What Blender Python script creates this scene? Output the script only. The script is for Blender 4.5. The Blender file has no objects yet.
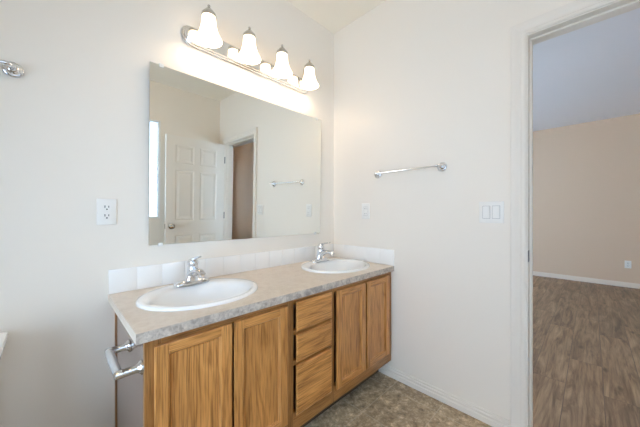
import bpy, bmesh, math, random
from mathutils import Vector, Matrix
PI = math.pi
random.seed(7)
S = bpy.context.scene
COL = S.collection

# ------------------------------------------------------------------ camera
cd = bpy.data.cameras.new('camera')
cam = bpy.data.objects.new('camera', cd); COL.objects.link(cam)
cam.location = (-1.7008, -1.5471, 1.15)
cam.rotation_euler = (PI/2, 0, math.radians(45.22-90))
cd.sensor_width = 36; cd.lens = 269.49/640*36
cd.clip_start = .02
S.camera = cam
# ------------------------------------------------------------------ world (overcast daylight outside the windows)
w = bpy.data.worlds.new('sky'); S.world = w; w.use_nodes = True
bg = w.node_tree.nodes['Background']
bg.inputs[0].default_value = (.57, .765, 1.0, 1)
bg.inputs[1].default_value = 21.0
# daylight portals (they only guide sampling towards the windows)
def portal(x, y, z, sx, sz, rz):
    l = bpy.data.lights.new('window_portal', 'AREA'); l.shape = 'RECTANGLE'; l.size = sx; l.size_y = sz
    l.cycles.is_portal = True
    o = bpy.data.objects.new('window_portal', l); COL.objects.link(o)
    o.location = (x, y, z); o.rotation_euler = (PI/2, 0, rz)
portal(-1.585, -2.37, 1.615, 1.62, 1.19, PI)
portal(.725, -5.75, 1.4, .37, 1.42, PI)
portal(-2.93, -1.30, 1.025, 1.32, 1.47, PI/2)
portal(2.2, 2.34, 1.4, 2.02, 1.42, 0)
SHADE_EMIT = 2.5
BULB_WATT = .7
LAMP_COL = (1.0, .78, .56)
FILL_DOME_COL = (1.0, .66, .36)
FILL_DOME_EMIT = 8.0
S.view_settings.view_transform = 'Standard'; S.view_settings.look = 'None'
S.view_settings.gamma = 1; S.view_settings.use_curve_mapping = False
S.view_settings.exposure = 0.33
S.cycles.max_bounces = 14; S.cycles.diffuse_bounces = 8; S.cycles.glossy_bounces = 6
S.cycles.transparent_max_bounces = 12
S.cycles.use_denoising = True
S.cycles.caustics_reflective = False; S.cycles.caustics_refractive = False
S.cycles.sample_clamp_indirect = 6

# ------------------------------------------------------------------ materials
class NT:
    def __init__(s, name):
        s.m = bpy.data.materials.new(name); s.m.use_nodes = True
        s.t = s.m.node_tree; s.b = s.t.nodes['Principled BSDF']
    def n(s, typ, **kw):
        nd = s.t.nodes.new(typ)
        for k, v in kw.items():
            if hasattr(nd, k) and k not in nd.inputs: setattr(nd, k, v)
            else: nd.inputs[k.replace('_', ' ')].default_value = v
        return nd
    def l(s, a, ao, b, bi): s.t.links.new(a.outputs[ao], b.inputs[bi])
    def coords(s, scale=(1,1,1), rot=(0,0,0), out='Object'):
        tc = s.n('ShaderNodeTexCoord'); mp = s.n('ShaderNodeMapping')
        mp.inputs['Scale'].default_value = scale; mp.inputs['Rotation'].default_value = rot
        s.l(tc, out, mp, 'Vector'); return mp
    def ramp(s, stops, interp='LINEAR'):
        r = s.n('ShaderNodeValToRGB'); e = r.color_ramp.elements; r.color_ramp.interpolation = interp
        while len(e) < len(stops): e.new(.5)
        for k, (p, c) in enumerate(stops): e[k].position = p; e[k].color = (*c, 1) if len(c) == 3 else c
        return r
    def bump(s, src, out, strength, dist):
        b = s.n('ShaderNodeBump'); b.inputs['Strength'].default_value = strength; b.inputs['Distance'].default_value = dist
        s.l(src, out, b, 'Height'); s.l(b, 'Normal', s.b, 'Normal'); return b

def plain(name, col, rough=.5, metal=0, bump=None, coat=0, spec=.5):
    k = NT(name); b = k.b.inputs
    b['Base Color'].default_value = (*col, 1); b['Roughness'].default_value = rough
    b['Metallic'].default_value = metal; b['Coat Weight'].default_value = coat; b['Coat Roughness'].default_value = .08
    b['Specular IOR Level'].default_value = spec
    if bump:
        mp = k.coords(); nz = k.n('ShaderNodeTexNoise', Scale=bump[0], Detail=3.0)
        k.l(mp, 'Vector', nz, 'Vector'); k.bump(nz, 'Fac', bump[1], bump[2])
    return k.m

M = {}
M['wall'] = plain('painted_wall', (.865, .805, .72), .55, bump=(240, .12, .002), spec=.3)
M['bedwall'] = plain('bedroom_paint', (.70, .54, .395), .6, bump=(240, .12, .002), spec=.3)
M['ceil'] = plain('ceiling_paint', (.89, .83, .72), .7, bump=(180, .15, .002), spec=.2)
M['bedceil'] = plain('bedroom_ceiling_paint', (.85, .85, .87), .7, bump=(180, .15, .002), spec=.2)
M['trim'] = plain('trim_white', (.82, .765, .69), .55, spec=.3)
M['bedtrim'] = plain('bedroom_trim_cream', (.80, .71, .62), .4)
M['door'] = plain('door_paint', (.86, .82, .755), .38)
M['vinyl'] = plain('window_vinyl', (.86, .88, .89), .3)
M['chrome'] = plain('chrome', (.74, .75, .77), .07, 1)
M['plate_chrome'] = plain('polished_nickel_plate', (.90, .89, .87), .13, 1)
M['nickel'] = plain('brushed_nickel', (.60, .57, .52), .26, 1)
M['knobmetal'] = plain('satin_nickel_knob', (.55, .52, .47), .18, 1)
M['porcelain'] = plain('porcelain', (.90, .90, .89), .07, coat=.3)
M['tile'] = plain('white_tile', (.90, .88, .85), .14)
M['grout'] = plain('grout', (.82, .81, .79), .8)
M['plastic'] = plain('white_plastic', (.86, .835, .79), .4)
M['clear'] = plain('clip_plastic', (.86, .86, .82), .2)
M['slot'] = plain('dark_slot', (.05, .05, .05), .6)
M['gap_shadow'] = plain('joint_shadow_grey', (.32, .31, .30), .7)  # grey sheet painting the shadow line round rockers and receptacle
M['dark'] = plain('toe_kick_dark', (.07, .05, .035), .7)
M['roller'] = plain('roller_plastic', (.68, .68, .68), .2, .6)
M['gasket'] = plain('hinge_steel', (.22, .21, .20), .4, 1)
M['silver'] = plain('mirror_silver', (.93, .94, .90), 0.0, 1)

def oak(name, axis, tint=1.0, seedrot=0.0):
    # axis: direction of the grain in local space
    k = NT(name)
    tc = k.n('ShaderNodeTexCoord'); oi = k.n('ShaderNodeObjectInfo')
    off = k.n('ShaderNodeVectorMath', operation='ADD')
    mul = k.n('ShaderNodeMath', operation='MULTIPLY'); mul.inputs[1].default_value = 13.7
    k.l(oi, 'Random', mul, 0); k.l(tc, 'Object', off, 0); k.l(mul, 0, off, 1)
    def mapped(scale):
        mp = k.n('ShaderNodeMapping'); mp.inputs['Scale'].default_value = scale; k.l(off, 0, mp, 'Vector'); return mp
    g = lambda a, b: tuple(b if 'XYZ'[i] == axis else a for i in range(3))
    m1 = mapped(g(1.0, .12)); m2 = mapped(g(1.0, .02)); m3 = mapped(g(1, .10))
    wv = k.n('ShaderNodeTexNoise', Scale=16.0, Detail=3.0, Roughness=.5, Distortion=.7); k.l(m1, 'Vector', wv, 'Vector')
    # cathedral rings from the broad noise
    ring = k.n('ShaderNodeMath', operation='MULTIPLY'); ring.inputs[1].default_value = 9.0; k.l(wv, 'Fac', ring, 0)
    fr = k.n('ShaderNodeMath', operation='PINGPONG'); fr.inputs[1].default_value = 1.0; k.l(ring, 0, fr, 0)
    fine = k.n('ShaderNodeTexNoise', Scale=330.0, Detail=3.0, Roughness=.6); k.l(m2, 'Vector', fine, 'Vector')
    broad = k.n('ShaderNodeTexNoise', Scale=7.0, Detail=2.0); k.l(m3, 'Vector', broad, 'Vector')
    r1 = k.ramp([(0, (.43*tint, .186*tint, .047*tint)), (.30, (.56*tint, .252*tint, .068*tint)), (1, (.65*tint, .312*tint, .094*tint))])
    k.l(fr, 0, r1, 'Fac')
    r2 = k.ramp([(.36, (.42, .36, .30)), (.52, (1, 1, 1))]); k.l(fine, 'Fac', r2, 'Fac')
    r3 = k.ramp([(.3, (.82, .80, .78)), (.7, (1.06, 1.06, 1.05))]); k.l(broad, 'Fac', r3, 'Fac')
    mx = k.n('ShaderNodeMix', data_type='RGBA', blend_type='MULTIPLY'); mx.inputs[0].default_value = .8
    k.l(r1, 'Color', mx, 6); k.l(r2, 'Color', mx, 7)
    my = k.n('ShaderNodeMix', data_type='RGBA', blend_type='MULTIPLY'); my.inputs[0].default_value = 1
    k.l(mx, 2, my, 6); k.l(r3, 'Color', my, 7)
    k.l(my, 2, k.b, 'Base Color')  # oak
    k.b.inputs['Roughness'].default_value = .34; k.b.inputs['Coat Weight'].default_value = .25; k.b.inputs['Coat Roughness'].default_value = .2
    k.bump(fine, 'Fac', .12, .001)
    return k.m
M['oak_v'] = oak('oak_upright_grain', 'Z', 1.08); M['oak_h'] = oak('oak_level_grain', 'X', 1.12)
M['frame_v'] = oak('shade_dark_oak_upright_grain', 'Z', .66); M['frame_h'] = oak('shade_dark_oak_level_grain', 'X', .72)  # oak darkened for shade on the face frame, plus its dark grain

def side_lam():
    k = NT('brown_laminate_side'); mp = k.coords((60, 60, 2)); n = k.n('ShaderNodeTexNoise', Scale=3.0, Detail=4.0)
    k.l(mp, 'Vector', n, 'Vector')
    r = k.ramp([(.3, (.215, .150, .125)), (.7, (.285, .205, .170))]); k.l(n, 'Fac', r, 'Fac'); k.l(r, 'Color', k.b, 'Base Color')
    k.b.inputs['Roughness'].default_value = .22; k.b.inputs['Coat Weight'].default_value = .5; k.b.inputs['Coat Roughness'].default_value = .12
    return k.m
M['side'] = side_lam()

def laminate(name, contrast, cols, scale):
    k = NT(name); mp = k.coords()
    a = k.n('ShaderNodeTexNoise', Scale=scale, Detail=6.0, Roughness=.65, Distortion=.6); k.l(mp, 'Vector', a, 'Vector')
    f = k.n('ShaderNodeTexNoise', Scale=420.0, Detail=2.0); k.l(mp, 'Vector', f, 'Vector')
    r = k.ramp([(.5-contrast, cols[0]), (.5, cols[1]), (.5+contrast, cols[2])]); k.l(a, 'Fac', r, 'Fac')
    r2 = k.ramp([(.35, (.86, .84, .82)), (.6, (1.03, 1.03, 1.03))]); k.l(f, 'Fac', r2, 'Fac')
    mx = k.n('ShaderNodeMix', data_type='RGBA', blend_type='MULTIPLY'); mx.inputs[0].default_value = .8
    k.l(r, 'Color', mx, 6); k.l(r2, 'Color', mx, 7); k.l(mx, 2, k.b, 'Base Color')
    k.b.inputs['Roughness'].default_value = .32
    return k.m
M['lam'] = laminate('beige_laminate', .2, [(.66, .565, .465), (.735, .645, .545), (.78, .70, .605)], 26)
M['lam_edge'] = laminate('shaded_laminate_edge', .14, [(.36, .315, .275), (.52, .455, .395), (.67, .60, .52)], 46)  # same laminate as the top; front edge's shade and grey reflection coloured in

def vinyl_floor():
    k = NT('stone_vinyl_floor'); mp = k.coords()
    mpb = k.coords(); mpb.inputs['Location'].default_value = (.12, .0, 0)
    br = k.n('ShaderNodeTexBrick'); br.offset = 0; br.squash = 1
    for n_, v in dict(Scale=1.0).items(): br.inputs[n_].default_value = v
    br.inputs['Mortar Size'].default_value = .0035; br.inputs['Mortar Smooth'].default_value = .4
    br.inputs['Brick Width'].default_value = .305; br.inputs['Row Height'].default_value = .305
    br.inputs['Color1'].default_value = (.0, .0, .0, 1); br.inputs['Color2'].default_value = (1, 1, 1, 1); br.inputs['Mortar'].default_value = (.5, .5, .5, 1)
    k.l(mpb, 'Vector', br, 'Vector')
    a = k.n('ShaderNodeTexNoise', Scale=22.0, Detail=8.0, Roughness=.78, Distortion=.3); k.l(mp, 'Vector', a, 'Vector')
    b = k.n('ShaderNodeTexNoise', Scale=5.0, Detail=3.0, Roughness=.6); k.l(mp, 'Vector', b, 'Vector')
    v = k.n('ShaderNodeTexVoronoi', Scale=48.0); k.l(mp, 'Vector', v, 'Vector')
    r = k.ramp([(.30, (.10, .072, .045)), (.45, (.34, .27, .18)), (.55, (.50, .405, .28)), (.66, (.85, .75, .57))]); k.l(a, 'Fac', r, 'Fac')
    r2 = k.ramp([(.3, (.72, .70, .68)), (.7, (1.12, 1.08, 1.0))]); k.l(b, 'Fac', r2, 'Fac')
    mx = k.n('ShaderNodeMix', data_type='RGBA', blend_type='MULTIPLY'); mx.inputs[0].default_value = 1
    k.l(r, 'Color', mx, 6); k.l(r2, 'Color', mx, 7)
    r4 = k.ramp([(.0, (.86, .86, .86)), (1., (1.1, 1.1, 1.1))]); k.l(br, 'Color', r4, 'Fac')
    m4 = k.n('ShaderNodeMix', data_type='RGBA', blend_type='MULTIPLY'); m4.inputs[0].default_value = 1
    k.l(mx, 2, m4, 6); k.l(r4, 'Color', m4, 7)
    r3 = k.ramp([(.14, (1, 1, 1)), (.32, (0, 0, 0))]); k.l(v, 'Distance', r3, 'Fac')
    fl = k.n('ShaderNodeMix', data_type='RGBA'); fl.inputs[7].default_value = (.66, .58, .46, 1)
    q = k.n('ShaderNodeMath', operation='MULTIPLY'); q.inputs[1].default_value = .38; k.l(r3, 'Color', q, 0)
    k.l(q, 0, fl, 0); k.l(m4, 2, fl, 6)
    gm = k.n('ShaderNodeMix', data_type='RGBA'); gm.inputs[7].default_value = (.62, .54, .42, 1)
    g2 = k.n('ShaderNodeMath', operation='MULTIPLY'); g2.inputs[1].default_value = .5
    k.l(br, 'Fac', g2, 0); k.l(g2, 0, gm, 0); k.l(fl, 2, gm, 6)
    k.l(gm, 2, k.b, 'Base Color'); k.b.inputs['Roughness'].default_value = .42
    k.bump(a, 'Fac', .1, .002)
    return k.m
M['floor'] = vinyl_floor()

def plank_floor():
    k = NT('wood_plank_floor'); mp = k.coords()
    br = k.n('ShaderNodeTexBrick'); br.offset = .37; br.offset_frequency = 2
    br.inputs['Scale'].default_value = 1; br.inputs['Mortar Size'].default_value = .0022; br.inputs['Mortar Smooth'].default_value = .3
    br.inputs['Brick Width'].default_value = 1.22; br.inputs['Row Height'].default_value = .178
    br.inputs['Color1'].default_value = (0, 0, 0, 1); br.inputs['Color2'].default_value = (1, 1, 1, 1); br.inputs['Mortar'].default_value = (.5, .5, .5, 1)
    k.l(mp, 'Vector', br, 'Vector')
    sc = k.n('ShaderNodeVectorMath', operation='SCALE'); sc.inputs['Scale'].default_value = 9.3; k.l(br, 'Color', sc, 0)
    ad = k.n('ShaderNodeVectorMath', operation='ADD'); k.l(mp, 'Vector', ad, 0); k.l(sc, 0, ad, 1)
    def mapped(s):
        m_ = k.n('ShaderNodeMapping'); m_.inputs['Scale'].default_value = s; k.l(ad, 0, m_, 'Vector'); return m_
    a = k.n('ShaderNodeTexNoise', Scale=9.0, Detail=6.0, Roughness=.65, Distortion=1.3); k.l(mapped((.20, 1.6, 1)), 'Vector', a, 'Vector')
    f = k.n('ShaderNodeTexNoise', Scale=90.0, Detail=3.0); k.l(mapped((.05, 1, 1)), 'Vector', f, 'Vector')
    kn = k.n('ShaderNodeTexVoronoi', Scale=4.4); k.l(mapped((.7, 1.7, 1)), 'Vector', kn, 'Vector')
    r = k.ramp([(.30, (.10, .057, .031)), (.47, (.235, .148, .086)), (.64, (.37, .25, .152))]); k.l(a, 'Fac', r, 'Fac')
    r2 = k.ramp([(.35, (.78, .76, .74)), (.6, (1.05, 1.05, 1.05))]); k.l(f, 'Fac', r2, 'Fac')
    mx = k.n('ShaderNodeMix', data_type='RGBA', blend_type='MULTIPLY'); mx.inputs[0].default_value = 1
    k.l(r, 'Color', mx, 6); k.l(r2, 'Color', mx, 7)
    r4 = k.ramp([(0, (.80, .80, .82)), (1, (1.14, 1.12, 1.08))]); k.l(br, 'Color', r4, 'Fac')
    m4 = k.n('ShaderNodeMix', data_type='RGBA', blend_type='MULTIPLY'); m4.inputs[0].default_value = 1
    k.l(mx, 2, m4, 6); k.l(r4, 'Color', m4, 7)
    r5 = k.ramp([(.03, (.22, .19, .17)), (.16, (1, 1, 1))]); k.l(kn, 'Distance', r5, 'Fac')
    m5 = k.n('ShaderNodeMix', data_type='RGBA', blend_type='MULTIPLY'); m5.inputs[0].default_value = .8
    k.l(m4, 2, m5, 6); k.l(r5, 'Color', m5, 7)
    gm = k.n('ShaderNodeMix', data_type='RGBA'); gm.inputs[7].default_value = (.09, .06, .045, 1)
    g2 = k.n('ShaderNodeMath', operation='MULTIPLY'); g2.inputs[1].default_value = .7
    k.l(br, 'Fac', g2, 0); k.l(g2, 0, gm, 0); k.l(m5, 2, gm, 6)
    k.l(gm, 2, k.b, 'Base Color'); k.b.inputs['Roughness'].default_value = .40
    return k.m
M['planks'] = plank_floor()

def glass_mat(name, tint):
    k = NT(name); t = k.t
    tr = k.n('ShaderNodeBsdfTransparent'); tr.inputs['Color'].default_value = (*tint, 1); gl = k.n('ShaderNodeBsdfGlossy'); gl.inputs['Roughness'].default_value = 0
    fr = k.n('ShaderNodeFresnel'); fr.inputs['IOR'].default_value = 1.3
    mx = k.n('ShaderNodeMixShader'); k.l(fr, 0, mx, 0); k.l(tr, 0, mx, 1); k.l(gl, 0, mx, 2)
    k.l(mx, 0, t.nodes['Material Output'], 'Surface'); return k.m
M['glass'] = glass_mat('window_glass', (1, 1, 1)); M['tinted'] = glass_mat('fill_window_glass', (.60, .60, .60)); M['dimming'] = glass_mat('daylight_dimming_glass', (.34, .34, .34))  # grey tint added to dim the daylight through the bathroom panes

def glow(name, strength, col=LAMP_COL):
    k = NT(name); b = k.b.inputs
    b['Base Color'].default_value = (.9, .88, .84, 1); b['Roughness'].default_value = .3
    b['Emission Color'].default_value = (*col, 1); b['Emission Strength'].default_value = strength
    return k.m
M['shade'] = glow('lit_frosted_glass', SHADE_EMIT); M['bulb'] = glow('lit_bulb', 14); M['fill_dome'] = glow('fill_ceiling_dome', FILL_DOME_EMIT, FILL_DOME_COL)

# ------------------------------------------------------------------ mesh helpers
class MB:
    def __init__(s): s.b = bmesh.new(); s.mi = 0
    def _new(s, fn):
        before = set(s.b.faces); fn()
        for f in s.b.faces:
            if f not in before: f.material_index = s.mi
    def box(s, x0, x1, y0, y1, z0, z1, bev=0, seg=2):
        x0, x1 = sorted((x0, x1)); y0, y1 = sorted((y0, y1)); z0, z1 = sorted((z0, z1))
        t = bmesh.new()
        v = [t.verts.new(p) for p in ((x0,y0,z0),(x1,y0,z0),(x1,y1,z0),(x0,y1,z0),(x0,y0,z1),(x1,y0,z1),(x1,y1,z1),(x0,y1,z1))]
        for q in ((0,3,2,1),(4,5,6,7),(0,1,5,4),(1,2,6,5),(2,3,7,6),(3,0,4,7)): t.faces.new([v[i] for i in q])
        if bev: bmesh.ops.bevel(t, geom=t.edges[:], offset=bev, segments=seg, profile=.5, affect='EDGES')
        s.merge(t); return s
    def merge(s, t, mat=None):
        me = bpy.data.meshes.new('tmp'); t.to_mesh(me); t.free()
        if mat: me.transform(mat)
        n0 = len(s.b.faces); s.b.from_mesh(me); bpy.data.meshes.remove(me)
        s.b.faces.ensure_lookup_table()
        for f in s.b.faces[n0:]: f.material_index = s.mi
    def loft(s, rings, cap0=True, cap1=True, closed=True):
        def go():
            R = [[s.b.verts.new(p) for p in r] for r in rings]; n = len(R[0])
            for a, b in zip(R, R[1:]):
                for i in range(n if closed else n-1):
                    s.b.faces.new((a[i], a[(i+1) % n], b[(i+1) % n], b[i]))
            if cap0: s.b.faces.new(list(reversed(R[0])))
            if cap1: s.b.faces.new(R[-1])
        s._new(go); return s
    def lathe(s, prof, c=(0,0,0), axis=(0,0,1), n=32, cap0=True, cap1=True):
        ax = Vector(axis).normalized(); u = ax.orthogonal().normalized(); v = ax.cross(u); c = Vector(c)
        rings = [[c+ax*h+(u*math.cos(2*PI*i/n)+v*math.sin(2*PI*i/n))*max(r, 1e-4) for i in range(n)] for r, h in prof]
        return s.loft(rings, cap0, cap1)
    def cyl(s, a, b, r, n=20):
        a, b = Vector(a), Vector(b); return s.lathe([(r, 0), (r, (b-a).length)], a, b-a, n)
    def tube(s, path, rad, n=14, up=(0,0,1)):
        P = [Vector(p) for p in path]; rings = []
        for i, p in enumerate(P):
            t = (P[min(i+1, len(P)-1)]-P[max(i-1, 0)]).normalized()
            u = Vector(up); u = (u-t*u.dot(t))
            if u.length < 1e-3: u = t.orthogonal()
            u.normalize(); v = t.cross(u)
            ra = rad[i] if isinstance(rad, (list, tuple)) else rad
            a, b_ = ra if isinstance(ra, tuple) else (ra, ra)    # a: sideways, b: along up
            rings.append([p+v*a*math.cos(2*PI*k/n)+u*b_*math.sin(2*PI*k/n) for k in range(n)])
        return s.loft(rings)
    def prism(s, pts, d, org=(0,0,0), ux=(1,0,0), uy=(0,0,1)):
        ux, uy, o, d = Vector(ux), Vector(uy), Vector(org), Vector(d)
        r0 = [o+ux*a+uy*b for a, b in pts]; return s.loft([r0, [p+d for p in r0]])
    def build(s, name, mats, parent=None, loc=None, smooth=None):
        bmesh.ops.recalc_face_normals(s.b, faces=s.b.faces[:])
        me = bpy.data.meshes.new(name); s.b.to_mesh(me); s.b.free()
        for m in (mats if isinstance(mats, (list, tuple)) else [mats]): me.materials.append(m)
        if smooth is not None:
            for p in me.polygons: p.use_smooth = True
            me.set_sharp_from_angle(angle=math.radians(smooth))
        o = bpy.data.objects.new(name, me); COL.objects.link(o)
        if parent: o.parent = parent
        if loc: o.location = loc
        return o
def tag(o, label, cat, group=None, kind=None):
    o['label'] = label; o['category'] = cat
    if group: o['group'] = group
    if kind: o['kind'] = kind
    return o
def struct(o, label=None, cat=None):
    o['kind'] = 'structure'
    if label: o['label'] = label
    if cat: o['category'] = cat
    return o
def empty(name, loc, rz=0):
    o = bpy.data.objects.new(name, None); COL.objects.link(o); o.location = loc; o.rotation_euler = (0, 0, rz)
    o.empty_display_size = .05; return o
def copy_tree(o, parent=None):
    c = o.copy(); COL.objects.link(c)
    if parent: c.parent = parent
    for ch in list(o.children): copy_tree(ch, c)
    return c

# ------------------------------------------------------------------ the room shell
H = 2.68; T = .11
XL = -2.80; YF = -2.27                 # left and front walls of the bathroom
DY0, DY1, DH = -1.322, -2.075, 2.045   # doorway in the right wall
BX, BY0, BY1 = 4.67, 2.2, -5.6         # bedroom
JX, JY = 1.63, -3.2                    # closet block in the bedroom
struct(MB().box(XL-T, .05, YF-T, T, -.05, 0).build('floor', M['floor']), 'mottled brown stone pattern vinyl floor beside the vanity', 'floor')
struct(MB().box(.05, BX+T, BY1-T, BY0+T, -.05, 0).build('floor_bedroom', M['planks']), 'grey brown wood plank floor seen through the doorway', 'floor')
struct(MB().box(XL-T, T*.5, YF-T, T, H, H+.05).build('ceiling', M['ceil']), 'plain cream ceiling above the vanity light', 'ceiling')
struct(MB().box(T*.5, BX+T, BY1-T, BY0+T, H, H+.05).build('ceiling_bedroom', M['bedceil']), 'bluish grey ceiling seen through the doorway', 'ceiling')
struct(MB().box(XL-T, 0, 0, T, 0, H).build('wall_back', M['wall']), 'off white wall holding the mirror and vanity light', 'wall')
b = MB()
def wall_r(b, x0, x1):
    b.box(x0, x1, BY0, DY0+.018, 0, H); b.box(x0, x1, DY1-.018, BY1, 0, H); b.box(x0, x1, DY0+.018, DY1-.018, DH+.018, H)
b = MB(); wall_r(b, 0, T*.5); struct(b.build('wall_right', M['wall']), 'off white wall with the towel bar and the doorway', 'wall')
b = MB(); wall_r(b, T*.5, T); struct(b.build('wall_bedroom_near', M['bedwall']), 'bedroom face of the wall with the doorway', 'wall')
WX0, WX1, WZ0, WZ1 = -2.385, -.750, 1.015, 2.225
b = MB(); b.box(XL-T, WX0, YF-T, YF, 0, H); b.box(WX1, 0, YF-T, YF, 0, H); b.box(WX0, WX1, YF-T, YF, 0, WZ0); b.box(WX0, WX1, YF-T, YF, WZ1, H)
struct(b.build('wall_front', M['wall']), 'off white wall with the window and open door, seen in the mirror', 'wall')
LY0, LY1, LZ_0, LZ_1 = -1.95, -.65, .30, 1.75
b = MB(); b.box(XL-T, XL, YF-T, LY0, 0, H); b.box(XL-T, XL, LY1, T, 0, H); b.box(XL-T, XL, LY0, LY1, 0, LZ_0); b.box(XL-T, XL, LY0, LY1, LZ_1, H)
struct(b.build('wall_left', M['wall']), 'off white side wall beyond the toilet', 'wall')
struct(MB().box(BX, BX+T, BY1-T, BY0+T, 0, H).build('wall_bedroom_far', M['bedwall']), 'beige bedroom wall opposite the doorway', 'wall')
VX0, VX1, VZ0, VZ1 = 1.2, 3.2, .7, 2.1
b = MB(); b.box(T, VX0, BY0, BY0+T, 0, H); b.box(VX1, BX, BY0, BY0+T, 0, H); b.box(VX0, VX1, BY0, BY0+T, 0, VZ0); b.box(VX0, VX1, BY0, BY0+T, VZ1, H)
struct(b.build('wall_bedroom_window', M['bedwall']), 'beige bedroom wall with the window', 'wall')
UX0, UX1 = .55, .90
b = MB(); b.box(T, UX0, BY1-T, BY1, 0, H); b.box(UX1, BX, BY1-T, BY1, 0, H); b.box(UX0, UX1, BY1-T, BY1, 0, VZ0); b.box(UX0, UX1, BY1-T, BY1, VZ1, H)
struct(b.build('wall_bedroom_end', M['bedwall']), 'beige bedroom end wall', 'wall')
struct(MB().box(JX, BX, BY1, JY, 0, H).build('wall_bedroom_closet', M['bedwall']), 'beige closet wall glimpsed through the doorway in the mirror', 'wall')

def window(n, x0, x1, y, z0, z1, inward, label, sash):
    # inward: +1 / -1 direction of the room along y
    f = MB(); fw = .020; d0, d1 = y, y-inward*.07
    f.box(x0, x0+fw, d0, d1, z0, z1, .004); f.box(x1-fw, x1, d0, d1, z0, z1, .004)
    f.box(x0+fw, x1-fw, d0, d1, z0, z0+fw, .004); f.box(x0+fw, x1-fw, d0, d1, z1-fw, z1, .004)
    r = struct(f.build('window_%d' % n, M['vinyl'], smooth=30), label, 'window')
    g = MB(); yg = y-inward*.045
    g.box(x0+fw, x1-fw, yg-.003, yg+.003, z0+fw, z1-fw); g.build('pane', M['dimming'] if n == 1 else M['glass'], r)
    m = MB()
    if sash == 'h': zc = (z0+z1)/2; m.box(x0+fw, x1-fw, yg-.015, yg+.015, zc-.02, zc+.02, .003)
    else: xc = (x0+x1)/2; m.box(xc-.02, xc+.02, yg-.015, yg+.015, z0+fw, z1-fw, .003)
    m.build('meeting_rail', M['vinyl'], r)
    return r
window(1, WX0, WX1, YF-.002, WZ0, WZ1, 1, 'white vinyl window beside the open door, seen at the mirror left edge', 'v')
f = MB(); fw = .035; fx0, fx1 = XL-.085, XL-.015  # unseen side window, added to bring in more daylight
f.box(fx0, fx1, LY0, LY0+fw, LZ_0, LZ_1, .004); f.box(fx0, fx1, LY1-fw, LY1, LZ_0, LZ_1, .004)
f.box(fx0, fx1, LY0+fw, LY1-fw, LZ_0, LZ_0+fw, .004); f.box(fx0, fx1, LY0+fw, LY1-fw, LZ_1-fw, LZ_1, .004)
wl = struct(f.build('window_4', M['vinyl'], smooth=30), 'added white vinyl window lighting the bathroom from the side wall', 'window')
MB().box(XL-.063, XL-.057, LY0+fw, LY1-fw, LZ_0+fw, LZ_1-fw).build('pane', M['tinted'], wl)
MB().box(XL-.075, XL-.045, -1.32, -1.28, LZ_0+fw, LZ_1-fw, .003).build('meeting_rail', M['vinyl'], wl)
window(2, VX0, VX1, BY0+.02, VZ0, VZ1, -1, 'wide white vinyl bedroom window', 'v')
window(3, UX0, UX1, BY1-.02, VZ0, VZ1, 1, 'added narrow bedroom end window lighting the closet wall', 'v')  # unseen window added so daylight reaches the closet wall

# baseboards
BP = [(0, 0), (.016, 0), (.016, .028), (.011, .033), (.012, .046), (.006, .052), (.007, .060), (.004, .065), (0, .065)]
def baseboard(name, a, b_, inward, mat, label, scale=1.0):
    a, b_ = Vector(a), Vector(b_)
    m = MB(); m.prism([(p*1.0, q*scale) for p, q in BP], b_-a, a, inward, (0, 0, 1))
    return struct(m.build(name, mat), label, 'baseboard')
baseboard('baseboard_right', (0, -.58, 0), (0, DY0+.078, 0), (-1, 0, 0), M['trim'], 'white baseboard between the vanity and the door casing')
baseboard('baseboard_right_corner', (0, -.44, 0), (0, -.58, 0), (-1, 0, 0), M['trim'], 'white baseboard end under the vanity toe space')
baseboard('baseboard_back', (-1.53, 0, 0), (XL, 0, 0), (0, -1, 0), M['trim'], 'white baseboard left of the vanity')
baseboard('baseboard_left', (XL, 0, 0), (XL, YF, 0), (1, 0, 0), M['trim'], 'white baseboard on the side wall')
baseboard('baseboard_front', (XL, YF, 0), (0, YF, 0), (0, 1, 0), M['trim'], 'white baseboard under the bathroom window')
baseboard('baseboard_bedroom_far', (BX, BY0, 0), (BX, JY, 0), (-1, 0, 0), M['bedtrim'], 'white baseboard along the far bedroom wall', 1.15)
baseboard('baseboard_bedroom_closet', (JX, JY, 0), (JX, BY1, 0), (-1, 0, 0), M['bedtrim'], 'white baseboard along the bedroom closet wall', 1.35)

# doorway: jamb liner and casings
j = MB(); j.box(-.004, T+.004, DY0, DY0+.018, 0, DH, .002); j.box(-.004, T+.004, DY1, DY1-.018, 0, DH, .002)
j.box(-.004, T+.004, DY0+.018, DY1-.018, DH, DH+.018, .002)
sx0, sx1 = .035, .075     # stop strip
j.box(sx0, sx1, DY0, DY0-.010, 0, DH-.010, .002); j.box(sx0, sx1, DY1, DY1+.010, 0, DH-.010, .002); j.box(sx0, sx1, DY0, DY1, DH-.010, DH, .002)
jamb = struct(j.build('trim_1', M['trim'], smooth=30), 'white door jamb lining the doorway', 'trim')
sp = MB(); sp.box(-.0065, .030, DY0-.0012, DY0+.0002, .905, .963, .0005); sp.build('strike_plate', M['gasket'], jamb)
CP = [(0, 0), (0, .009), (.006, .013), (.016, .013), (.020, .010), (.030, .011), (.044, .016), (.056, .018), (.064, .018), (.066, .015), (.066, 0)]  # (distance from the reveal, thickness)
def casing(name, xw, sgn, label):
    rings = []
    r = .006
    a0, a1, top = DY0+r, DY1-r, DH+r
    for corner in ((a0, 0, 1, 0), (a0, top, 1, 1), (a1, top, -1, 1), (a1, 0, -1, 0)):
        y, z, sy, sz = corner
        rings.append([Vector((xw+sgn*t, y+sy*d, z+sz*d)) for d, t in CP])
    return struct(MB().loft(rings).build(name, M['trim']), label, 'trim')
casing('trim_2', 0, -1, 'white moulded door casing on the bathroom side of the doorway')
casing('trim_3', T, 1, 'white moulded door casing on the bedroom side of the doorway')

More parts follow.
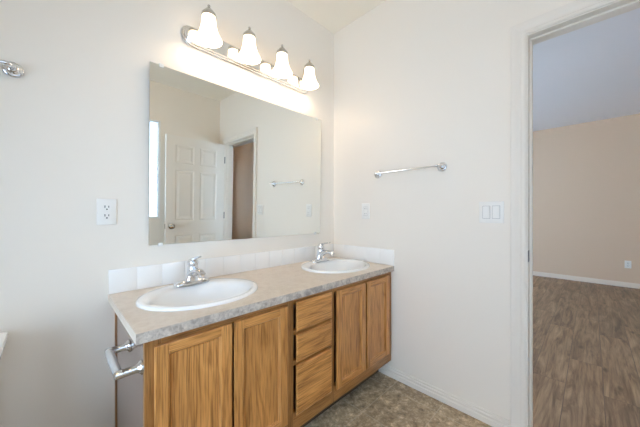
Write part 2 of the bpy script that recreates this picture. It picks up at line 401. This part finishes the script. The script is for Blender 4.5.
# six-panel door standing open against the front wall, hinged at the far jamb
LW, LT, LZ0, LZ1 = .725, .035, .012, 2.035
d = MB()
xs = [0, .105, .325, .400, .620, LW]              # from hinge side
zs = [LZ0, .21, .815, 1.00, 1.62, 1.705, 1.93, LZ1]
yb, yf = -LT/2, LT/2
d.box(-.0, -LW, yb+.0075, yf-.0075, LZ0, LZ1)        # core
cols = [(xs[0], xs[1]), (xs[2], xs[3]), (xs[4], xs[5])]
for s_ in (1, -1):
    f0, f1 = s_*(yf-.006), s_*yf
    for c0, c1 in cols: d.box(-c0, -c1, f0, f1, LZ0, LZ1)
    for z0, z1 in ((zs[0], zs[1]), (zs[2], zs[3]), (zs[4], zs[5]), (zs[6], zs[7])):
        d.box(-xs[1], -xs[2], f0, f1, z0, z1); d.box(-xs[3], -xs[4], f0, f1, z0, z1)
    for z0, z1 in ((zs[1], zs[2]), (zs[3], zs[4]), (zs[5], zs[6])):
        for c0, c1 in ((xs[1], xs[2]), (xs[3], xs[4])):
            g = .020; h = .045
            def rect(i, y): return [(-c0-i, y, z0+i), (-c1+i, y, z0+i), (-c1+i, y, z1-i), (-c0-i, y, z1-i)]
            d.loft([rect(0, f1), rect(.008, f0), rect(g, f0), rect(h, f1-.0*s_)], cap0=False)
door = struct(d.build('door_1', M['door'], loc=(-.012, DY1-.004-LT/2+.0, 0)), 'white six panel door standing open, seen in the mirror', 'door')
kb = MB()
for s_ in (1, -1):
    kb.lathe([(.033, .0), (.033, .006), (.026, .009), (.012, .012), (.012, .030), (.020, .036), (.027, .046), (.028, .056), (.022, .065), (.010, .068)], (-LW+.065, s_*LT/2, .925), (0, s_, 0), 28)
kb.build('door_knob', M['knobmetal'], door, smooth=40)
MB().box(-LW-.0015, -LW+.001, -.0125, .0125, .897, .953).build('latch_plate', M['gasket'], door)
for z in (.26, 1.06, 1.82):
    hb = MB(); hb.cyl((.006, LT/2+.002, z-.045), (.006, LT/2+.002, z+.045), .0065, 12); hb.box(-.0005, .009, LT/2-.030, LT/2+.0015, z-.044, z+.044)
    hb.build('hinge', M['gasket'], door)

# ------------------------------------------------------------------ vanity cabinet
VL = -1.494; FY = -.548; CZ = .749; KB = .112; PT = .018
van = tag(empty('vanity_cabinet', (-.76, -.28, 0)), 'long honey oak double vanity cabinet with four doors and three drawers under the beige countertop', 'cabinet')
van_off = Vector((-.76, -.28, 0))
def V(mb, name, mat, parent=None, smooth=None):       # build in world coordinates, parent with the offset removed
    bmesh.ops.translate(mb.b, verts=mb.b.verts[:], vec=-van_off)
    return mb.build(name, mat, parent or van, smooth=smooth)
b = MB(); b.box(VL, VL+.014, FY+.019, -.003, 0, CZ); V(b, 'side_panel', M['side'])['label'] = 'glossy purplish brown laminate side panel'
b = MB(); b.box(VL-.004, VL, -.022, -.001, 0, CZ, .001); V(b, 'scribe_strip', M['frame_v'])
b = MB(); b.box(VL+.014, -.001, FY+.019, -.003, KB, KB+.016); b.box(VL+.014, -.001, -.010, -.003, KB+.016, CZ); b.box(-.016, -.001, FY+.019, -.010, KB+.016, CZ)
V(b, 'carcass', M['side'])
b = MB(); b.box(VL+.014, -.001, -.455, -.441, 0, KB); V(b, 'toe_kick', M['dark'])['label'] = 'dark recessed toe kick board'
# face frame: stiles upright, rails level
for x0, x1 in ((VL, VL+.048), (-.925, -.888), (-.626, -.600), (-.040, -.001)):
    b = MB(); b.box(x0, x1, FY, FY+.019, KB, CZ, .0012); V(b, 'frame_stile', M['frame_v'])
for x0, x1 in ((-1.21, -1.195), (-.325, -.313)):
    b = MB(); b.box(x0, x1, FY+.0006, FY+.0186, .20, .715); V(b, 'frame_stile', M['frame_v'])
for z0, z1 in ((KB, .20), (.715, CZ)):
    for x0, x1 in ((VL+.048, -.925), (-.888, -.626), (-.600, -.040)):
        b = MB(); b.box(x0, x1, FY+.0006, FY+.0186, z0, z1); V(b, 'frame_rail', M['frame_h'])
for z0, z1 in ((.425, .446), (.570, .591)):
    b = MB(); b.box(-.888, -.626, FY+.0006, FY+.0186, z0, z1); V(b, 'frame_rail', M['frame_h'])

def slab(mb, x0, x1, z0, z1, yb, yf, bevx=.006, bx0=True, bx1=True, bz=.004):
    # board with reverse-bevelled ends (finger pulls): the back is narrower than the face
    i0 = bevx if bx0 else 0; i1 = bevx if bx1 else 0
    e = max(.0025, bz*.8)
    def R(a, b_, c, y): return [(x0+a, y, z0+c), (x1-b_, y, z0+c), (x1-b_, y, z1-c), (x0+a, y, z1-c)]
    mb.loft([R(i0, i1, 0, yb), R(0, 0, 0, yf+.006), R(0, 0, 0, yf+bz*.6), R(e, e, bz, yf)])
def cabinet_door(x0, x1, z0, z1, label):
    yb, yf = FY-.0008, FY-.0185; sw, rw = .042, .036
    m = MB(); m.box(x0+.012, x1-.012, yb-.006, yb, z0+.004, z1-.004)
    dr = V(m, 'door', M['oak_v']); dr['label'] = label
    m = MB(); slab(m, x0, x0+sw, z0, z1, yb, yf, bx1=False, bz=.0025); V(m, 'stile', M['oak_v'], dr)
    m = MB(); slab(m, x1-sw, x1, z0, z1, yb, yf, bx0=False, bz=.0025); V(m, 'stile', M['oak_v'], dr)
    for a, c in ((z0, z0+rw), (z1-rw, z1)):
        m = MB(); slab(m, x0+sw-.0003, x1-sw+.0003, a, c, yb, yf+.0004, 0, bz=.0025); V(m, 'rail', M['oak_h'], dr)
    # recessed flat panel with a sloped sticking moulding round it
    m = MB(); a, c, e, g = x0+sw-.001, x1-sw+.001, z0+rw-.001, z1-rw+.001
    def R(i, y): return [(a+i, y, e+i), (c-i, y, e+i), (c-i, y, g-i), (a+i, y, g-i)]
    m.loft([R(0, yf+.002), R(.003, yf+.0055), R(.007, yf+.0115), R(.0095, yf+.0115), R(.0105, yf+.0105)], cap0=False)
    V(m, 'panel', M['oak_v'], dr)
    return dr
cabinet_door(-1.470, -1.207, .182, .723, 'leftmost oak cabinet door')
cabinet_door(-1.197, -.934, .182, .723, 'oak cabinet door left of the drawers')
cabinet_door(-.594, -.327, .182, .723, 'oak cabinet door right of the drawers')
cabinet_door(-.314, -.052, .182, .723, 'oak cabinet door nearest the wall')
for z0, z1, lb in ((.589, .728, 'top oak drawer front'), (.444, .572, 'middle oak drawer front'), (.190, .426, 'deep bottom oak drawer front')):
    m = MB(); slab(m, -.880, -.634, z0, z1, FY-.0008, FY-.0185, .006, bz=.007)
    V(m, 'drawer', M['oak_h'])['label'] = lb

# countertop with two oval cut-outs
CX0, CX1, CYF, CZ0, CZ1 = -1.521, -.001, -.574, .7495, .783
SINKS = [(-1.207, -.280), (-.294, -.287)]
SA, SB = .258, .220
def counter():
    m = bmesh.new(); edges = []
    def loop(pts):
        v = [m.verts.new((x, y, CZ1)) for x, y in pts]
        for i in range(len(v)): edges.append(m.edges.new((v[i], v[(i+1) % len(v)])))
    loop([(CX0, -.001), (CX0, CYF+.002), (CX1, CYF+.002), (CX1, -.001)])
    for cx, cy in SINKS: loop([(cx+(SA-.02)*math.cos(2*PI*i/64), cy+(SB-.02)*math.sin(2*PI*i/64)) for i in range(64)])
    bmesh.ops.triangle_fill(m, use_beauty=True, use_dissolve=False, edges=edges)
    # drop triangles that fell inside the holes
    bad = [f for f in m.faces if any(((f.calc_center_median().x-cx)/(SA-.0205))**2+((f.calc_center_median().y-cy)/(SB-.0205))**2 < 1 for cx, cy in SINKS)]
    bmesh.ops.delete(m, geom=bad, context='FACES')
    ex = bmesh.ops.extrude_face_region(m, geom=m.faces[:])
    bmesh.ops.translate(m, verts=[v for v in ex['geom'] if isinstance(v, bmesh.types.BMVert)], vec=(0, 0, CZ0-CZ1))
    r = MB(); r.merge(m); return r
ct = counter().build('countertop', M['lam'])
tag(ct, 'beige speckled laminate countertop holding two oval white sinks on the oak vanity', 'countertop')
e = MB(); e.box(CX0, CX1, CYF, CYF+.002, CZ0, CZ1-.0006); ed = e.build('edge_band', M['lam_edge'], ct); ed['label'] = 'mottled front edge strip with grey shade in the colour'

# tile backsplashes
def splash(name, along, length, label):
    # built along local x from 0 to length, face towards local -y
    m = MB(); m.mi = 1; m.box(.001, length-.001, -.008, -.0008, .002, .110)
    m.mi = 0; n = max(1, round(length/.1085)); w_ = length/n
    for i in range(n): m.box(i*w_+.0004, (i+1)*w_-.0004, -.0105, -.003, .001, .111, .0007)
    o = m.build(name, [M['tile'], M['grout']], smooth=40)
    return o
o = splash('tile_backsplash', 'x', 1.509, 'x'); o.location = (CX0, 0, CZ1)
tag(o, 'long row of white backsplash tiles on the wall under the mirror', 'backsplash', 'white tile backsplashes')
o = splash('tile_backsplash', 'y', .563, 'y'); o.location = (0, -.0105, CZ1); o.rotation_euler = (0, 0, -PI/2)
tag(o, 'short row of white backsplash tiles at the vanity end on the towel bar wall', 'backsplash', 'white tile backsplashes')

# oval drop-in sinks
def sink():
    m = MB(); n = 72
    prof = [  # (a, b, dy, z)
        (SA, SB, 0, .0005), (SA, SB, 0, .006), (SA-.003, SB-.003, 0, .011), (SA-.010, SB-.010, 0, .0135), (SA-.022, SB-.022, -.002, .0125),
        (.230, .178, -.023, .0110), (.222, .170, -.025, .0085), (.214, .162, -.026, .002), (.207, .155, -.026, -.008), (.197, .147, -.026, -.028), (.178, .131, -.023, -.060),
        (.150, .106, -.022, -.095), (.110, .076, -.020, -.118), (.060, .045, -.018, -.129), (.022, .022, -.018, -.133),
        # outside of the bowl
        (.022, .022, -.018, -.141), (.065, .050, -.018, -.137), (.118, .083, -.020, -.125), (.158, .113, -.022, -.100), (.186, .138, -.023, -.062),
        (.212, .160, -.024, -.022), (.224, .172, -.022, -.006), (SA-.024, SB-.024, -.006, .0005)]
    rings = [[(a*math.cos(2*PI*i/n), dy+b_*math.sin(2*PI*i/n), z) for i in range(n)] for a, b_, dy, z in prof]
    m.loft(rings+[rings[0]], cap0=False, cap1=False)
    bmesh.ops.remove_doubles(m.b, verts=m.b.verts[:], dist=1e-6)
    s_ = m.build('sink', M['porcelain'], smooth=60)
    dn = MB(); dn.lathe([(.0215, 0), (.0215, .004), (.017, .005), (.016, .002), (.004, .003)], (0, -.018, -.1345), n=28)
    dn.build('drain', M['chrome'], s_, smooth=40)
    return s_
s1 = sink(); s1.location = (*SINKS[0], CZ1)
tag(s1, 'white oval drop-in sink at the left end of the counter, near the paper holder', 'sink', 'white oval sinks')
s2 = copy_tree(s1); s2.location = (*SINKS[1], CZ1)
tag(s2, 'white oval drop-in sink at the counter end beside the towel bar wall', 'sink', 'white oval sinks')

# single-lever chrome faucets (spout points to local -y)
def faucet():
    f = empty('faucet', (0, 0, 0))
    n = 40
    def stad(hw, hd, z):
        pts = []
        for i in range(n):
            t = 2*PI*i/n; cx = (hw-hd)*(1 if math.cos(t) > 0 else -1)
            pts.append((cx+hd*math.cos(t), hd*math.sin(t), z))
        return pts
    m = MB(); m.loft([stad(.076, .0270, 0), stad(.077, .0275, .004), stad(.075, .026, .011), stad(.060, .022, .018), stad(.040, .020, .021)])
    m.build('base_plate', M['chrome'], f, smooth=50)
    m = MB(); rings = []
    for z, rx, ry, dy in ((.015, .036, .026, 0), (.030, .030, .025, -.001), (.048, .0255, .0245, -.004), (.066, .0235, .0235, -.007), (.082, .0225, .0225, -.009), (.090, .020, .020, -.010), (.094, .013, .013, -.010)):
        rings.append([(rx*math.cos(2*PI*i/28), dy+ry*math.sin(2*PI*i/28), z) for i in range(28)])
    m.loft(rings); m.build('body', M['chrome'], f, smooth=50)
    m = MB(); m.tube([(0, .002, .036), (0, -.018, .054), (0, -.042, .067), (0, -.072, .073), (0, -.100, .071), (0, -.120, .065)],
                     [(.026, .020), (.024, .018), (.0205, .015), (.0175, .0125), (.0155, .011), (.013, .009)], 22)
    m.cyl((0, -.110, .066), (0, -.110, .051), .0105, 20)
    m.build('spout', M['chrome'], f, smooth=50)
    m = MB(); m.lathe([(.0215, .092), (.0235, .098), (.0230, .108), (.0180, .118), (.0100, .124)], (0, -.010, 0), n=28)
    m.tube([(0, -.006, .112), (0, -.024, .123), (0, -.048, .130), (0, -.072, .134), (0, -.092, .138)],
           [(.012, .009), (.0125, .0070), (.0115, .0055), (.0105, .005), (.0065, .0035)], 18)
    m.build('lever_handle', M['chrome'], f, smooth=50)
    m = MB(); m.cyl((0, .018, .012), (0, .018, .062), .0025, 10); m.lathe([(.003, .060), (.0055, .063), (.0055, .069), (.003, .072)], (0, .018, 0), n=14)
    m.build('lift_rod', M['chrome'], f, smooth=50)
    return f
f1 = faucet(); f1.scale = (1.12, 1.12, 1.06); f1.location = (SINKS[0][0]+.010, -.117, CZ1+.0115)
tag(f1, 'chrome single lever faucet on the left sink', 'faucet', 'chrome faucets')
f2 = copy_tree(f1); f2.location = (SINKS[1][0]+.006, -.122, CZ1+.0115)
tag(f2, 'chrome single lever faucet on the sink beside the towel bar wall', 'faucet', 'chrome faucets')

# ------------------------------------------------------------------ mirror
MX0, MX1, MZ0, MZ1 = -1.363, -.171, .9905, 1.897
MC = ((MX0+MX1)/2, -.001, MZ0)
mr = empty('wall_mirror', MC); mr.rotation_euler = (0.0165, 0, 0)
mr = None
g = MB(); hw = (MX1-MX0)/2; hh = MZ1-MZ0
g.box(-hw, hw, -.0065, -.0005, 0, hh, .0012, 1)
bpy.data.objects.remove(bpy.data.objects['wall_mirror'])
mirror = g.build('wall_mirror', M['silver'], loc=MC); mirror.rotation_euler = (.0165, 0, 0)
tag(mirror, 'large frameless rectangular mirror clipped to the wall above the sinks', 'mirror')
def clip(x, z, up):
    c = MB(); s_ = 1 if up else -1
    c.box(x-.010, x+.010, -.0105, -.0068, z-s_*.012, z+s_*.006, .0012); c.box(x-.010, x+.010, -.0105, .0, z+s_*.001, z+s_*.006, .001)
    c.lathe([(.004, 0), (.003, .002)], (x, -.0105, z-s_*.003), (0, -1, 0), 12)
    c.build('mirror_clip', M['clear'], mirror)
for x in (-.545, .540):
    clip(x, 0, False); clip(x, hh, True)

# ------------------------------------------------------------------ vanity light
LC = (-.757, 0, 2.117)
vl = tag(empty('vanity_light', LC), 'polished nickel bar light with four glowing bell shades above the mirror', 'light')
def stadium(hw, r, y, n=48):
    pts = []
    for i in range(n):
        t = 2*PI*(i+.5)/n; cx = (hw-r)*(1 if math.cos(t) > 0 else -1)
        pts.append((cx+r*math.cos(t), y, r*math.sin(t)))
    return pts
m = MB(); hw = .457; r = .0575
m.loft([stadium(hw, r, -.0008), stadium(hw, r, -.008), stadium(hw-.006, r-.006, -.012), stadium(hw-.008, r-.008, -.017), stadium(hw-.015, r-.015, -.021), stadium(hw-.017, r-.017, -.026), stadium(hw-.021, r-.021, -.028)])
m.build('back_plate', M['plate_chrome'], vl, smooth=25)
SHX = (-.357, -.118, .122, .364)
SY = -.122
shade_me = None
for i, x in enumerate(SHX):
    a = MB(); a.lathe([(.024, 0), (.024, .004), (.015, .010), (.0085, .014)], (x, -.028, .012), (0, -1, 0), 24)
    a.tube([(x, -.034, .012), (x, -.050, .020), (x, -.060, .045), (x, -.066, .080), (x, -.080, .106), (x, -.100, .115), (x, SY, .113)], .0065, 12, up=(1, 0, 0))
    a.build('arm', M['nickel'], vl, smooth=50)
    c = MB(); c.lathe([(.0365, .070), (.0372, .078), (.0350, .088), (.0255, .099), (.0150, .112), (.0065, .121), (.0060, .125), (.0078, .129), (.0060, .134), (.0015, .137)], (x, SY, 0), n=30)
    c.build('shade_holder', M['nickel'], vl, smooth=35)
    if shade_me is None:
        s_ = MB()
        out = [(.0290, .080), (.0335, .074), (.0350, .060), (.0375, .030), (.0415, .010), (.0480, -.012), (.0560, -.028), (.0630, -.040), (.0675, -.048), (.0670, -.052)]
        inn = [(.0640, -.050), (.0540, -.030), (.0450, -.012), (.0385, .010), (.0350, .030), (.0320, .060), (.0300, .072)]
        s_.lathe(out+inn, n=40, cap0=False, cap1=False)
        so = s_.build('lamp_shade', M['shade'], vl, smooth=60); shade_me = so.data
    else:
        so = bpy.data.objects.new('lamp_shade', shade_me); COL.objects.link(so); so.parent = vl
    so.location = (x, SY, 0)
    bb = MB(); bb.lathe([(.011, .075), (.012, .050), (.018, .030), (.024, .008), (.0225, -.010), (.014, -.022), (.004, -.026)], n=24)
    bo = bb.build('bulb', M['bulb'], so, smooth=60)
    L = bpy.data.lights.new('bulb_light', 'POINT'); L.energy = BULB_WATT; L.color = LAMP_COL; L.shadow_soft_size = .025
    lo = bpy.data.objects.new('bulb_light', L); COL.objects.link(lo); lo.location = (LC[0]+x, SY, LC[2]-.040)

# unseen flush ceiling lamp, added to fill the bathroom with light
cl = tag(empty('fill_ceiling_light', (-1.35, -1.50, H)), 'added round ceiling lamp filling the bathroom with light', 'light')
m = MB(); m.lathe([(.165, 0), (.168, -.012), (.160, -.026), (.150, -.028)], n=40); m.build('fill_canopy', M['nickel'], cl, smooth=40)
m = MB(); m.lathe([(.150, -.026), (.148, -.045), (.125, -.075), (.085, -.098), (.040, -.110), (.004, -.113)], n=40); m.build('fill_dome', M['fill_dome'], cl, smooth=60)

# ------------------------------------------------------------------ towel bars (local: wall plane y = 0, room at -y, bar along x)
def towel_bar(length):
    t = empty('towel_bar', (0, 0, 0)); so = .055
    for sg in (-1, 1):
        x = sg*length/2
        p = MB(); p.lathe([(.0290, .0005), (.0290, .005), (.0265, .008), (.0225, .009), (.0205, .013), (.0150, .020), (.0100, .024)], (x, 0, 0), (0, -1, 0), 30)
        rr_ = .018
        arc = [(x-sg*rr_*(1-math.cos(a*PI/16)), -so+rr_-rr_*math.sin(a*PI/16), 0) for a in range(9)]
        p.tube([(x, -.018, 0), (x, -.030, 0)]+arc+[(x-sg*.030, -so, 0)], [.0095, .0080]+[.0072]*9+[.0066], 14)
        p.build('post', M['chrome'], t, smooth=40)
    MB().cyl((-length/2+.026, -so, 0), (length/2-.026, -so, 0), .0050, 16).build('bar', M['chrome'], t, smooth=40)
    return t
t1 = towel_bar(.460); t1.location = (0, -.670, 1.437); t1.rotation_euler = (0, 0, -PI/2)
tag(t1, 'thin chrome towel bar on the wall between the vanity and the doorway', 'towel bar', 'chrome towel bars')
t2 = towel_bar(.60); t2.location = (-1.807-.30, 0, 1.695)
tag(t2, 'chrome towel bar on the mirror wall above the toilet', 'towel bar', 'chrome towel bars')

# ------------------------------------------------------------------ outlets and switches (local: wall plane y = 0, room at -y)
def plate(root, w_, h_):
    m = MB(); m.box(-w_/2, w_/2, -.0065, -.0003, -h_/2, h_/2, .0025, 3); m.build('cover_plate', M['plastic'], root, smooth=40)
def screw(root, x, z):
    MB().lathe([(.0032, 0), (.0026, .0012)], (x, -.0065, z), (0, -1, 0), 12).build('screw', M['plastic'], root)
def duplex(label, loc, rz, group):
    r = empty('wall_outlet', loc, rz); tag(r, label, 'outlet', group); plate(r, .071, .117); screw(r, 0, 0)
    for zc in (.0195, -.0195):
        m = MB(); rr = .0172
        pts = []
        for i in range(32):
            a = 2*PI*i/32; pts.append((rr*math.cos(a), max(-.0145, min(.0145, rr*math.sin(a)))))
        m.prism(pts, (0, -.0022, 0), (0, -.0063, zc)); fo = m.build('receptacle', M['plastic'], r)
        s_ = MB(); s_.box(-.0085, -.0052, -.0088, -.0084, zc-.002, zc+.0085); s_.box(.0052, .0082, -.0088, -.0084, zc-.001, zc+.0075)
        s_.lathe([(.0033, 0), (.0033, .0004)], (0, -.0084, zc-.0085), (0, -1, 0), 14)
        s_.build('slots', M['slot'], fo)
    return r
duplex('white double socket outlet on the wall between toilet and mirror', (-1.527, 0, 1.158), 0, 'white wall outlets')
duplex('small outlet low on the far bedroom wall through the doorway', (BX, -1.947, .355), -PI/2, 'white wall outlets')
r = empty('wall_outlet', (0, -.332, 1.168), -PI/2); tag(r, 'white square-faced outlet on the wall under the left end of the towel bar', 'outlet', 'white wall outlets'); plate(r, .071, .117)
m = MB(); m.box(-.0180, .0180, -.0067, -.006, -.0348, .0348); m.build('receptacle_gap_shadow', M['gap_shadow'], r)
m = MB(); m.box(-.0168, .0168, -.0085, -.006, -.0335, .0335, .001); fo = m.build('receptacle', M['plastic'], r)
for zc in (.020, -.020):
    s_ = MB(); s_.box(-.008, -.0055, -.0090, -.0084, zc-.003, zc+.004); s_.box(.0055, .008, -.0090, -.0084, zc-.003, zc+.004)
    s_.build('slots', M['slot'], fo)
m = MB(); m.box(-.008, .008, -.0100, -.0083, -.006, -.001, .0004); m.box(-.008, .008, -.0100, -.0083, .001, .006, .0004); m.build('test_buttons', M['plastic'], fo)
for z in (.048, -.048): screw(r, 0, z)
r = empty('light_switch', (0, -1.162, 1.157), -PI/2); tag(r, 'white plate with two rocker switches beside the doorway', 'switch'); plate(r, .116, .117)
for x in (-.023, .023):
    m = MB(); m.box(x-.0182, x+.0182, -.0067, -.006, -.0350, .0350); m.build('rocker_gap_shadow', M['gap_shadow'], r)
    m = MB(); m.box(x-.0168, x+.0168, -.0078, -.0060, -.0335, .0335, .0006)
    m.loft([[(x-.015, -.0075, -.031), (x+.015, -.0075, -.031), (x+.015, -.0075, .031), (x-.015, -.0075, .031)],
            [(x-.0145, -.0088, -.0305), (x+.0145, -.0088, -.0305), (x+.0145, -.0125, .0305), (x-.0145, -.0125, .0305)]])
    m.build('rocker', M['plastic'], r)
    for z in (.048, -.048): screw(r, x, z)

# ------------------------------------------------------------------ toilet paper holder on the cabinet side (no roll)
ph = tag(empty('paper_holder', (VL, -.420, .652)), 'empty chrome toilet paper holder with grey roller on the vanity side', 'paper holder')
for y in (.099, -.099):
    m = MB(); m.lathe([(.0225, .0005), (.0225, .004), (.019, .009), (.0150, .012), (.0125, .018), (.0125, .051), (.0135, .055), (.0125, .071), (.008, .075)], (0, y, 0), (-1, 0, 0), 26)
    m.build('post', M['chrome'], ph, smooth=40)
m = MB(); m.lathe([(.006, .002), (.0125, .006), (.0130, .014), (.0130, .099), (.0122, .100), (.0122, .184), (.0110, .190), (.006, .196)], (-.063, .099, 0), (0, -1, 0), 24)
m.build('roller', M['roller'], ph, smooth=40)

# ------------------------------------------------------------------ toilet (only the tank corner shows in the photo)
TX = -2.047
tl = tag(empty('toilet', (TX, 0, 0)), 'white toilet left of the vanity, its tank corner at the picture edge', 'toilet')
def rr(cx, cy, hx, hy, rad, z, n=10):
    pts = []
    for qx, qy, a0 in ((1, 1, 0), (-1, 1, PI/2), (-1, -1, PI), (1, -1, 3*PI/2)):
        for i in range(n+1):
            a = a0+PI/2*i/n; pts.append((cx+qx*(hx-rad)+rad*math.cos(a), cy+qy*(hy-rad)+rad*math.sin(a), z))
    return pts
m = MB(); m.loft([rr(0, -.110, .185, .080, .03, .385), rr(0, -.110, .195, .088, .03, .42), rr(0, -.110, .212, .094, .03, .654)])
m.build('tank', M['porcelain'], tl, smooth=50)
m = MB(); m.loft([rr(0, -.110, .214, .096, .03, .650), rr(0, -.110, .221, .101, .032, .662), rr(0, -.110, .228, .104, .034, .684), rr(0, -.110, .231, .105, .034, .706), rr(0, -.110, .228, .102, .032, .713), rr(0, -.110, .215, .090, .03, .716)])
m.build('tank_lid', M['porcelain'], tl, smooth=50)
def egg(sx, yb, yf, z, n=40):
    cy = (yb+yf)/2; hy = (yb-yf)/2; pts = []
    for i in range(n):
        a = 2*PI*i/n; s_ = math.sin(a); pts.append((sx*math.cos(a)*(1-.10*max(0, -s_)), cy+hy*s_, z))
    return pts
m = MB(); m.loft([egg(.105, -.14, -.56, .001), egg(.105, -.14, -.56, .03), egg(.095, -.13, -.53, .12), egg(.115, -.10, -.58, .24), egg(.165, -.06, -.68, .34), egg(.180, -.05, -.715, .385), egg(.182, -.05, -.72, .395)], cap1=False)
m.loft([egg(.182, -.05, -.72, .395), egg(.150, -.22, -.69, .394), egg(.13, -.25, -.66, .34), egg(.06, -.33, -.55, .22)], cap0=False)
m.build('bowl', M['porcelain'], tl, smooth=50)
m = MB(); m.loft([egg(.180, -.215, -.722, .3965), egg(.184, -.215, -.725, .404), egg(.178, -.218, -.718, .414)]); m.build('seat', M['plastic'], tl, smooth=50)
m = MB(); m.loft([egg(.180, -.205, -.720, .4145), egg(.183, -.205, -.723, .420), egg(.172, -.212, -.712, .432), egg(.10, -.27, -.64, .436)]); m.build('seat_lid', M['plastic'], tl, smooth=50)
m = MB(); m.lathe([(.012, 0), (.012, .006), (.006, .010), (.006, .016)], (-.15, -.203, .62), (0, -1, 0), 16); m.tube([(-.15, -.216, .62), (-.12, -.220, .616), (-.085, -.220, .612)], [(.006, .006), (.005, .006), (.004, .007)], 10)
m.build('flush_lever', M['chrome'], tl, smooth=50)
